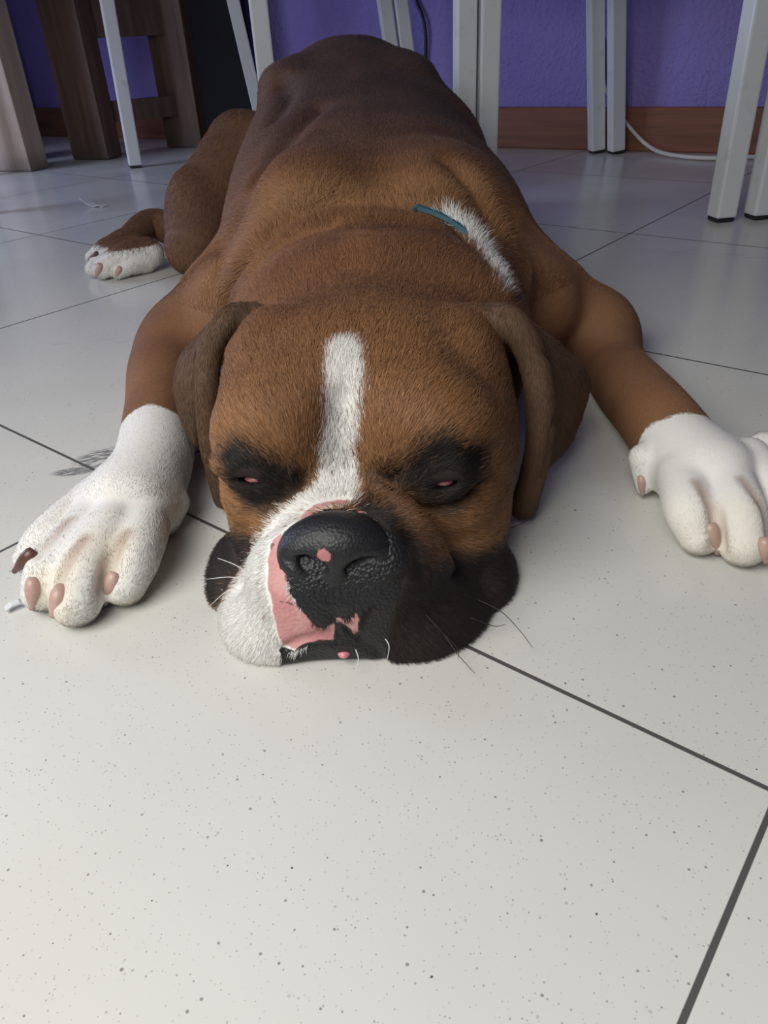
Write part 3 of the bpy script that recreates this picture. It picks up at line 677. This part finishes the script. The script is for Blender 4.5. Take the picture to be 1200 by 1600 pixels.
# collar: a teal band sunk in the neck fold, seen only at the right of the nape
cq = [hit(*p) for p in [(632, 321), (655, 325), (680, 333), (705, 346), (728, 362), (750, 384), (768, 410)]]
ctr = np.array([.02, 2.22, .27])
ang = np.linspace(0, 2 * math.pi, 49)[:-1]
ring = []
vis = catmull(cq, 4); va = np.arctan2(vis[:, 2] - ctr[2], vis[:, 0] - ctr[0])
for a in ang:
    an = (a + math.pi) % (2 * math.pi) - math.pi; i = np.argmin(np.abs(va - an))
    if min(va) - .05 < an < max(va) + .05: p = vis[i] + np.array([math.cos(an), -.25, math.sin(an)]) * .006; p = np.array([p[0], p[1], p[2]])
    else: p = ctr + np.array([.33 * math.cos(an), .03, .20 * math.sin(an)])
    ring.append(p)
ring = np.array(ring)
for _ in range(1): ring = (np.roll(ring, 1, 0) + 2 * ring + np.roll(ring, -1, 0)) / 4
v_, f_ = [], []
for i, p in enumerate(ring):
    rad = (p - ctr); rad[1] = 0; rad /= np.linalg.norm(rad)
    for dy, dr in ((-.02, -.006), (-.02, .006), (.02, .006), (.02, -.006)): v_.append((p + rad * dr + np.array([0, dy, 0]) + rad * dy * .15) * H)
    for m_ in range(4): f_.append((i * 4 + m_, i * 4 + (m_ + 1) % 4, ((i + 1) % len(ring)) * 4 + (m_ + 1) % 4, ((i + 1) % len(ring)) * 4 + m_))
kc = NT('teal_webbing'); wv = kc.node('ShaderNodeTexWave'); wv.inputs['Scale'].default_value = 320; kc.link(kc.coord('Object'), wv.inputs['Vector']); kc.col(kc.mix(wv.outputs['Fac'], (.014, .06, .085), (.022, .095, .13))); kc.set(Roughness=.7)
collar = to_dog(mesh_obj('collar', v_, f_, kc.m, smooth=False)); tag(collar, 'teal collar')

# ------------------------------------------------------------------ fur
QB1, QB2 = face2(hit(531, 668)[None])[0], face2(hit(528, 728)[None])[0]
rng = np.random.default_rng(4)
def make_fur(count):
    tri_ = np.vstack([Q[:, [0, 1, 2]], Q[:, [0, 2, 3]]]); A, B_, C_ = V[tri_[:, 0]], V[tri_[:, 1]], V[tri_[:, 2]]
    nr = np.cross(B_ - A, C_ - A); ar = np.linalg.norm(nr, axis=1) / 2; ctr_ = (A + B_ + C_) / 3
    dist = np.linalg.norm(ctr_ - np.array([0, 0, 1.]), axis=1); wgt = ar / np.maximum(dist, 1.2) ** 1.5
    wgt *= (ctr_[:, 2] > .012)
    facing = (nr / (2 * ar[:, None] + 1e-12) * (np.array([0, 0, 1.]) - ctr_) / dist[:, None]).sum(1); wgt *= np.where(facing > -.35, 1, .25)
    cum = np.cumsum(wgt); pick = np.searchsorted(cum, rng.random(count) * cum[-1]); u = rng.random((count, 2)); u = np.where((u.sum(1) > 1)[:, None], 1 - u, u)
    P = A[pick] + (B_ - A)[pick] * u[:, :1] + (C_ - A)[pick] * u[:, 1:]
    Nn = N[tri_[pick, 0]] * (1 - u.sum(1))[:, None] + N[tri_[pick, 1]] * u[:, :1] + N[tri_[pick, 2]] * u[:, 1:]; Nn /= np.linalg.norm(Nn, axis=1)[:, None] + 1e-9
    c = coat(P, rng.normal(0, .006, count))
    bare = (c['pink'] > -.001) | (c['black'] > .004) | (c['eye'] > -.004) | (NF.eval(P) < .004) | (P[:, 2] < .012)
    keep = ~bare; P, Nn = P[keep], Nn[keep]; c = {k_: v[keep] for k_, v in c.items()}; n = len(P)
    # lie of the hair
    y = P[:, 1]; flow = np.stack([.12 * np.sign(P[:, 0]) * np.ones(n), np.ones(n), -.25 - .5 * np.clip(np.abs(P[:, 0]) / .6, 0, 1)], 1)
    hf = P - (NOSE_TIP + np.array([0, .12, -.02])); hf /= np.linalg.norm(hf, axis=1)[:, None]; hf[:, 1] += .25
    t = ss(y, 1.75, 2.1)[:, None]; flow = np.where(((np.abs(P[:, 0] + .02) < .45) & (y < 2.1))[:, None], hf * (1 - t) + flow * t, flow)
    flow = np.where(c['ear'][:, None], np.array([0, -.1, -1.]), flow)
    ll = (P[:, 0] < -.5) & (y < 2.55) & ~c['ear']; rl = (P[:, 0] > .5) & (y < 2.55) & ~c['ear']
    lb = (ss(np.abs(P[:, 0]), .36, .54) * ss(2.75 - y, 0, .35) * ~c['ear'])[:, None]; flow = flow / (np.linalg.norm(flow, axis=1)[:, None] + 1e-9); flow = flow * (1 - lb) + np.where((P[:, 0] < 0)[:, None], LEGD_L, LEGD_R) * lb; lb = lb[:, 0]
    hl = (P[:, 0] < -.62) & (y > 3.4); flow = np.where(hl[:, None], np.array([-.35, -.1, -.8]), flow)
    swirl = np.stack([vnoise(P, 7, s_) - .5 for s_ in (3, 4, 5)], 1) * .45; flow = flow / (np.linalg.norm(flow, axis=1)[:, None] + 1e-9) + swirl + rng.normal(0, .16, (n, 3))
    flow -= Nn * (flow * Nn).sum(1)[:, None]; flow /= np.linalg.norm(flow, axis=1)[:, None] + 1e-9
    L_ = np.full(n, .027); L_ = np.where(c['head'], .020, L_); L_ = np.where(c['head'] & (y < 1.25) & (P[:, 2] < .34), .016, L_); L_ = np.where(c['ear'], .015, L_); L_ = L_ * (1 - lb) + .011 * lb
    band = np.exp(-((y - 2.30) / .09) ** 2) * (P[:, 2] > .3); L_ = L_ + .022 * band; nwf = seg_dist(P, NECKW) < .04; L_ = np.where(nwf, .045, L_)
    L_ *= rng.uniform(.6, 1.25, n); lift = rng.uniform(.16, .40, n) * (1 - .64 * np.maximum(lb, hl)) + .25 * band + np.where(nwf, .2, 0)
    K_ = 4; pts = np.zeros((n, K_, 3))
    for i in range(K_):
        s_ = i / (K_ - 1); pts[:, i] = P - Nn * .0006 + (flow * (L_ * s_)[:, None] + Nn * (L_ * lift * (s_ - .45 * s_ * s_))[:, None])
    pts[:, :, 2] = np.maximum(pts[:, :, 2], .002)
    q2 = face2(P); w = ss(c['w'], -.004, .004)[:, None]; grey = rng.random(n)
    col = c['col'] * rng.uniform(.72, 1.38, n)[:, None]
    gold = (c['dark'] > .25) & (c['dark'] < .97) & (grey < .13) & (P[:, 2] > .32); col = np.where(gold[:, None], C_GOLD * .8, col)
    bl = np.exp(-(((q2 - QB1) / np.array([.022, .045])) ** 2).sum(1)) + np.exp(-(((q2 - QB2) / np.array([.035, .028])) ** 2).sum(1)); pep = (rng.random(n) < bl * .2) & c['head'] & (y < 1.5)
    dk2 = (grey > .9) & c['head'] & (c['dark'] < .5); col = np.where(dk2[:, None], col * .35, col)
    wc = c['wcol'] * rng.uniform(.96, 1.04, n)[:, None]
    col = col + (wc - col) * w; col = np.where(pep[:, None], C_MASK, col)
    hc = bpy.data.hair_curves.new('fur'); hc.add_curves([K_] * n)
    hc.attributes['position'].data.foreach_set('vector', (pts * H).astype(np.float32).ravel())
    rad = np.tile(np.array([1., .95, .7, .25]), (n, 1)) * (rng.uniform(.8, 1.2, n) * np.where(c['head'] | c['ear'], .000085, .000115))[:, None]
    ra = hc.attributes.get('radius') or hc.attributes.new('radius', 'FLOAT', 'POINT'); ra.data.foreach_set('value', rad.astype(np.float32).ravel())
    ca = hc.attributes.new('strand', 'FLOAT_COLOR', 'CURVE'); ca.data.foreach_set('color', np.c_[col, np.ones(n)].astype(np.float32).ravel())
    la = hc.attributes.new('lie', 'FLOAT_VECTOR', 'CURVE'); la.data.foreach_set('vector', Nn.astype(np.float32).ravel())
    k = NT('short_hair'); hi = k.node('ShaderNodeHairInfo')
    cc = k.mix(k.math('MULTIPLY', hi.outputs['Intercept'], .25), k.attr('strand').outputs['Color'], (1.0, .8, .55), 'SCREEN') if False else k.attr('strand').outputs['Color']
    k.col(cc)
    g_ = k.node('ShaderNodeNewGeometry'); v1 = k.node('ShaderNodeVectorMath', operation='SCALE'); k.link(k.attr('lie').outputs['Vector'], v1.inputs[0]); v1.inputs['Scale'].default_value = 1.3
    v2 = k.node('ShaderNodeVectorMath', operation='ADD'); k.link(v1.outputs[0], v2.inputs[0]); k.link(g_.outputs['Normal'], v2.inputs[1])
    v3 = k.node('ShaderNodeVectorMath', operation='NORMALIZE'); k.link(v2.outputs[0], v3.inputs[0]); k.link(v3.outputs[0], k.b.inputs['Normal'])
    k.set(Roughness=.55, Specular_IOR_Level=.22); hc.materials.append(k.m)
    o = bpy.data.objects.new('fur', hc); COL.objects.link(o); to_dog(o); tag(o, kind='stuff'); return o, n
fur, nf = make_fur(int(620000 * FAST_FUR)); print('fur', nf, round(time.time() - T0, 1))
# ------------------------------------------------------------------ chairs along the wall
def metal_white():
    k = NT('white_lacquer'); pos = k.coord('Object'); n = k.noise(pos, 35, 4)
    k.col(k.mix(k.smooth(n, .55, .8), (.66, .67, .66), (.55, .55, .53))); k.set(Roughness=.38); k.bump(k.noise(pos, 220, 2), .08, .0005); return k.m
M_WHITE = metal_white(); M_BLACKP = simple('black_plastic', (.015, .015, .016), .5)
def chair(name, fl, fr, rl, rr, label, tilt, rz=0.0):
    """four feet (H units); rear legs lean by tilt"""
    feet = [np.array([*q, 0.]) for q in (fl, fr, rl, rr)]; c = sum(feet) / 4
    root = empty(name, tuple(c * H)); tag(root, label, 'chair', 'white metal chairs')
    def loc(o): o.parent = root; o.matrix_parent_inverse = Matrix.Translation(-Vector(c * H)); return o
    zs = .44 / H; tops = []
    for i, q in enumerate(feet):
        lean = np.array(tilt) if i >= 2 else np.zeros(2); top = q + np.array([lean[0] * zs, lean[1] * zs, zs]); tops.append(top)
        bm = bmesh.new(); g0 = .006; d_ = (top - q) / np.linalg.norm(top - q)
        bar(bm, (q + d_ * g0 / H) * H, top * H, .029, .029, rz); lg = loc(bm_obj('leg', bm, M_WHITE))
        bm = bmesh.new(); bar(bm, (q + np.array([0, 0, .0006 / H])) * H, (q + d_ * .0065 / H) * H, .026, .026, rz, .002); ft = bm_obj('foot', bm, M_BLACKP); ft.parent = lg; tag(ft, 'black plastic foot')
    bm = bmesh.new()
    for i, j in ((0, 1), (1, 3), (3, 2), (2, 0)): bar(bm, tops[i] * H, tops[j] * H, .022, .022, math.atan2(*(tops[j] - tops[i])[1::-1]) + math.pi / 2)
    loc(bm_obj('seat_frame', bm, M_WHITE))
    sv = [(t * H + np.array([0, 0, dz])) for dz in (.012, .030) for t in (tops[0], tops[1], tops[3], tops[2])]
    s_ = loc(mesh_obj('seat', sv, [(3, 2, 1, 0), (4, 5, 6, 7), (0, 1, 5, 4), (1, 2, 6, 5), (2, 3, 7, 6), (3, 0, 4, 7)], M_WHITE, smooth=False))
    bm = bmesh.new(); hi = [t + np.array([0, .10, .40 / H]) for t in tops[2:]]
    for t, h_ in zip(tops[2:], hi): bar(bm, t * H, h_ * H, .025, .025, rz)
    for f_ in (.45, .72, 1.0): bar(bm, (tops[2] + (hi[0] - tops[2]) * f_) * H, (tops[3] + (hi[1] - tops[3]) * f_) * H, .020, .04 if f_ == 1 else .020, math.atan2(*(hi[1] - hi[0])[1::-1]) + math.pi / 2)
    loc(bm_obj('backrest', bm, M_WHITE)); return root
RZ = math.radians(8)
E1, E2, F1, F2 = (2.060, 7.31), (2.205, 7.21), (2.00, 4.455), (2.215, 4.465)
D1, D2, B1 = (.628, 5.2), (.765, 5.2), (-.625, 5.9)
C1, C2, G1 = (.40, 8.0), (.54, 8.0), (-.98, 8.6)
chair('chair', B1, D1, G1, C1, 'white square-tube chair directly behind the brown dog, standing by the black cable', (-.12, -.03), RZ)
chair('chair', D2, F1, C2, E1, 'white square-tube chair just right of the dog, second in the row along the wall', (-.12, -.03), RZ)
chair('chair', F2, (3.42, 3.80), E2, (3.45, 5.9), 'white square-tube chair at the right edge, standing over the white cable', (-.12, -.03), RZ)
chair('chair', (-4.25, 5.95), (-2.80, 6.0), (-3.72, 7.98), (-2.21, 8.04), 'white square-tube chair whose one thin leg stands before the brown wooden bench', (.035, .0), math.radians(20))

# ------------------------------------------------------------------ wooden furniture at the left
def rough_wood(name, c0, c1, c2):
    k = NT(name); pos = k.coord('Object'); mp = k.node('ShaderNodeMapping'); k.link(pos, mp.inputs[0]); mp.inputs['Scale'].default_value = (22, 22, 1.6)
    n = k.noise(mp.outputs[0], 2.4, 6, .6); c = k.ramp(n, [(.3, c0), (.55, c1), (.75, c2)])
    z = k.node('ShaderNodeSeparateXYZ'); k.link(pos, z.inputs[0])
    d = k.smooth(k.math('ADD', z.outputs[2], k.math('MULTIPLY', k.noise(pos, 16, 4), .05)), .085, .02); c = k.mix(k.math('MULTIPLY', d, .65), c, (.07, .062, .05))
    k.col(c); k.set(Roughness=.55); k.bump(n, .2, .001); return k.m
M_WOOD_SHADE = rough_wood('shaded_brown_wood', (.085, .046, .030), (.14, .080, .054), (.20, .120, .082)); M_WOOD_LIT = rough_wood('lit_wood', (.36, .26, .19), (.44, .33, .245), (.52, .41, .32))  # same wood twice: shade put into the bench's colours, light into the stool's
def plank(name, c, wid, thk, z0, z1, ang, parent, mat=M_WOOD_SHADE):
    bm = bmesh.new(); bar(bm, (c[0] * H, c[1] * H, z0 * H + .0006), (c[0] * H, c[1] * H, z1 * H), wid * H, thk * H, ang, .004)
    o = bm_obj(name, bm, mat); o.parent = parent; o.matrix_parent_inverse = parent.matrix_world.inverted() if False else Matrix.Translation(-Vector(parent.location)); return o
def rail(name, a, b, z, hgt, thk, parent):
    bm = bmesh.new(); bar(bm, (a[0] * H, a[1] * H, z * H), (b[0] * H, b[1] * H, z * H), thk * H, hgt * H, math.atan2(b[1] - a[1], b[0] - a[0]) + math.pi / 2, .003)
    o = bm_obj(name, bm, M_WOOD_SHADE); o.parent = parent; o.matrix_parent_inverse = Matrix.Translation(-Vector(parent.location)); return o
A22 = math.radians(-22)
L2, L3 = (-2.83, 8.93), (-1.96, 9.55); OFF = np.array([-2.9, 1.75])
bench = empty('wooden_bench', (-3.9 * H, 10.1 * H, 0)); tag(bench, 'brown wooden bench with broad plank legs and a low stretcher by the purple wall', 'bench')
L2b, L3b = tuple(np.array(L2) + OFF), tuple(np.array(L3) + OFF)
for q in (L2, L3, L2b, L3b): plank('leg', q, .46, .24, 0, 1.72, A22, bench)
for a, b in ((L2, L3), (L2b, L3b)):
    rail('apron', a, b, 1.40, .62, .14, bench); rail('stretcher', a, b, .42, .17, .12, bench)
sv = np.array([*(np.array(L2) + [.35, -.35]), 0]), np.array([*(np.array(L3) + [.2, .1]), 0]), np.array([*(np.array(L3b) + [-.35, .1]), 0]), np.array([*(np.array(L2b) + [-.35, -.3]), 0])
vs = [(q + np.array([0, 0, z])) * H for z in (1.725, 1.86) for q in sv]
o = mesh_obj('seat', vs, [(0, 1, 2, 3), (7, 6, 5, 4), (0, 4, 5, 1), (1, 5, 6, 2), (2, 6, 7, 3), (3, 7, 4, 0)], M_WOOD_SHADE, smooth=False); o.parent = bench; o.matrix_parent_inverse = Matrix.Translation(-Vector(bench.location))
stool = empty('wooden_stool', (-4.5 * H, 9.0 * H, 0)); tag(stool, 'wooden stool cut by the left edge, its broad leg coloured paler to look lit', 'stool')
SL = [(-3.445, 8.37), (-3.90, 9.02), (-5.55, 9.62), (-5.15, 9.05)]
for q in SL: plank('leg', q, .5, .26, 0, 1.72, A22, stool, M_WOOD_LIT)
ts = [np.array(SL[0]) + [.30, -.20], np.array(SL[1]) + [.25, .12], np.array(SL[2]) + [-.3, .2], np.array(SL[3]) + [-.3, -.15]]
vs = [np.array([q[0], q[1], z]) * H for z in (1.725, 1.85) for q in ts]
o = mesh_obj('seat', vs, [(0, 1, 2, 3), (7, 6, 5, 4), (0, 4, 5, 1), (1, 5, 6, 2), (2, 6, 7, 3), (3, 7, 4, 0)], M_WOOD_LIT, smooth=False); o.parent = stool; o.matrix_parent_inverse = Matrix.Translation(-Vector(stool.location))
# dark board in the shadow behind the bench
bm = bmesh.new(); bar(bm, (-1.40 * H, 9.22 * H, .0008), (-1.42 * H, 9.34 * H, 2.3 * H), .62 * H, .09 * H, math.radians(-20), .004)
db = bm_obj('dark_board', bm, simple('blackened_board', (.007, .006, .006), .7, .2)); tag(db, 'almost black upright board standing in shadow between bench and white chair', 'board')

# ------------------------------------------------------------------ cables and bits on the floor
def wall_hit(px, py, off=.02):
    d = (px - 600) * R2 - (py - 800) * U2 + FPX * FW; p0 = W0 / H - WN * off
    t = (p0 @ WN) / (d[:2] @ WN); return d * t + np.array([0, 0, 1.])
cb = [wall_hit(938, 60, .03), wall_hit(941, 118, .03), wall_hit(952, 150, .075), wall_hit(970, 180, .078), wall_hit(988, 204, .085), wall_hit(1008, 224, .10), W(1032, 238, z=.03), W(1072, 245, z=.022), W(1120, 247, z=.022), W(1180, 245, z=.022), W(1260, 248, z=.022), W(1400, 253, z=.022)]
v_, f_ = tube(catmull(cb, 6) * H, .0042, 8); cable = mesh_obj('cable', v_, f_, simple('white_cable', (.62, .60, .56), .45)); tag(cable, 'white cable hanging down the wall and running along the baseboard', 'cable')
kb = [wall_hit(646, -40, .03), wall_hit(650, 0, .03), wall_hit(660, 25, .04), wall_hit(665, 55, .04), wall_hit(664, 95, .03), wall_hit(655, 140, .03), W(640, 228, z=.02) * .0 + wall_hit(640, 190, .09)]
v_, f_ = tube(catmull(kb, 6) * H, .0038, 8); cable2 = mesh_obj('cable', v_, f_, simple('black_cable', (.012, .012, .016), .45)); tag(cable2, 'black cable hanging against the purple wall above the rump of the dog', 'cable')
# folded scrap
sp = W(150, 322, z=0); M_PAPER = simple('paper', (.62, .63, .64), .7)
def scrap(name, px, py, prof, wdt, ang, label):
    p = W(px, py, z=0); ca, sa = math.cos(ang), math.sin(ang); v = []
    for dz in (0, .004):
        for u, zz in prof:
            for w_ in (-wdt, wdt): v.append((p + np.array([u * ca - w_ * sa, u * sa + w_ * ca, zz + dz + .003])) * H)
    n = len(prof); f = []
    for i in range(n - 1):
        a = 2 * i; f += [(a, a + 1, a + 3, a + 2)]; b = 2 * n + a; f += [(b + 2, b + 3, b + 1, b)]
        f += [(a + 2, 2 * n + a + 2, 2 * n + a, a), (a + 1, 2 * n + a + 1, 2 * n + a + 3, a + 3)]
    f += [(0, 2 * n, 2 * n + 1, 1), (2 * n - 2, 2 * n - 1, 4 * n - 1, 4 * n - 2)]
    o = mesh_obj(name, v, f, M_PAPER, smooth=False); tag(o, label, 'scrap'); return o
scrap('paper_scrap', 151, 323, [(-.13, .055), (-.07, .02), (-.01, .0), (.05, .012), (.08, .0)], .03, -.5, 'tiny folded pale scrap on the floor left of the hind paw')
scrap('paper_scrap', 27, 951, [(-.022, .004), (-.008, .010), (.008, .010), (.022, .0)], .009, .6, 'small white scrap beside the outer toe of the big white paw')
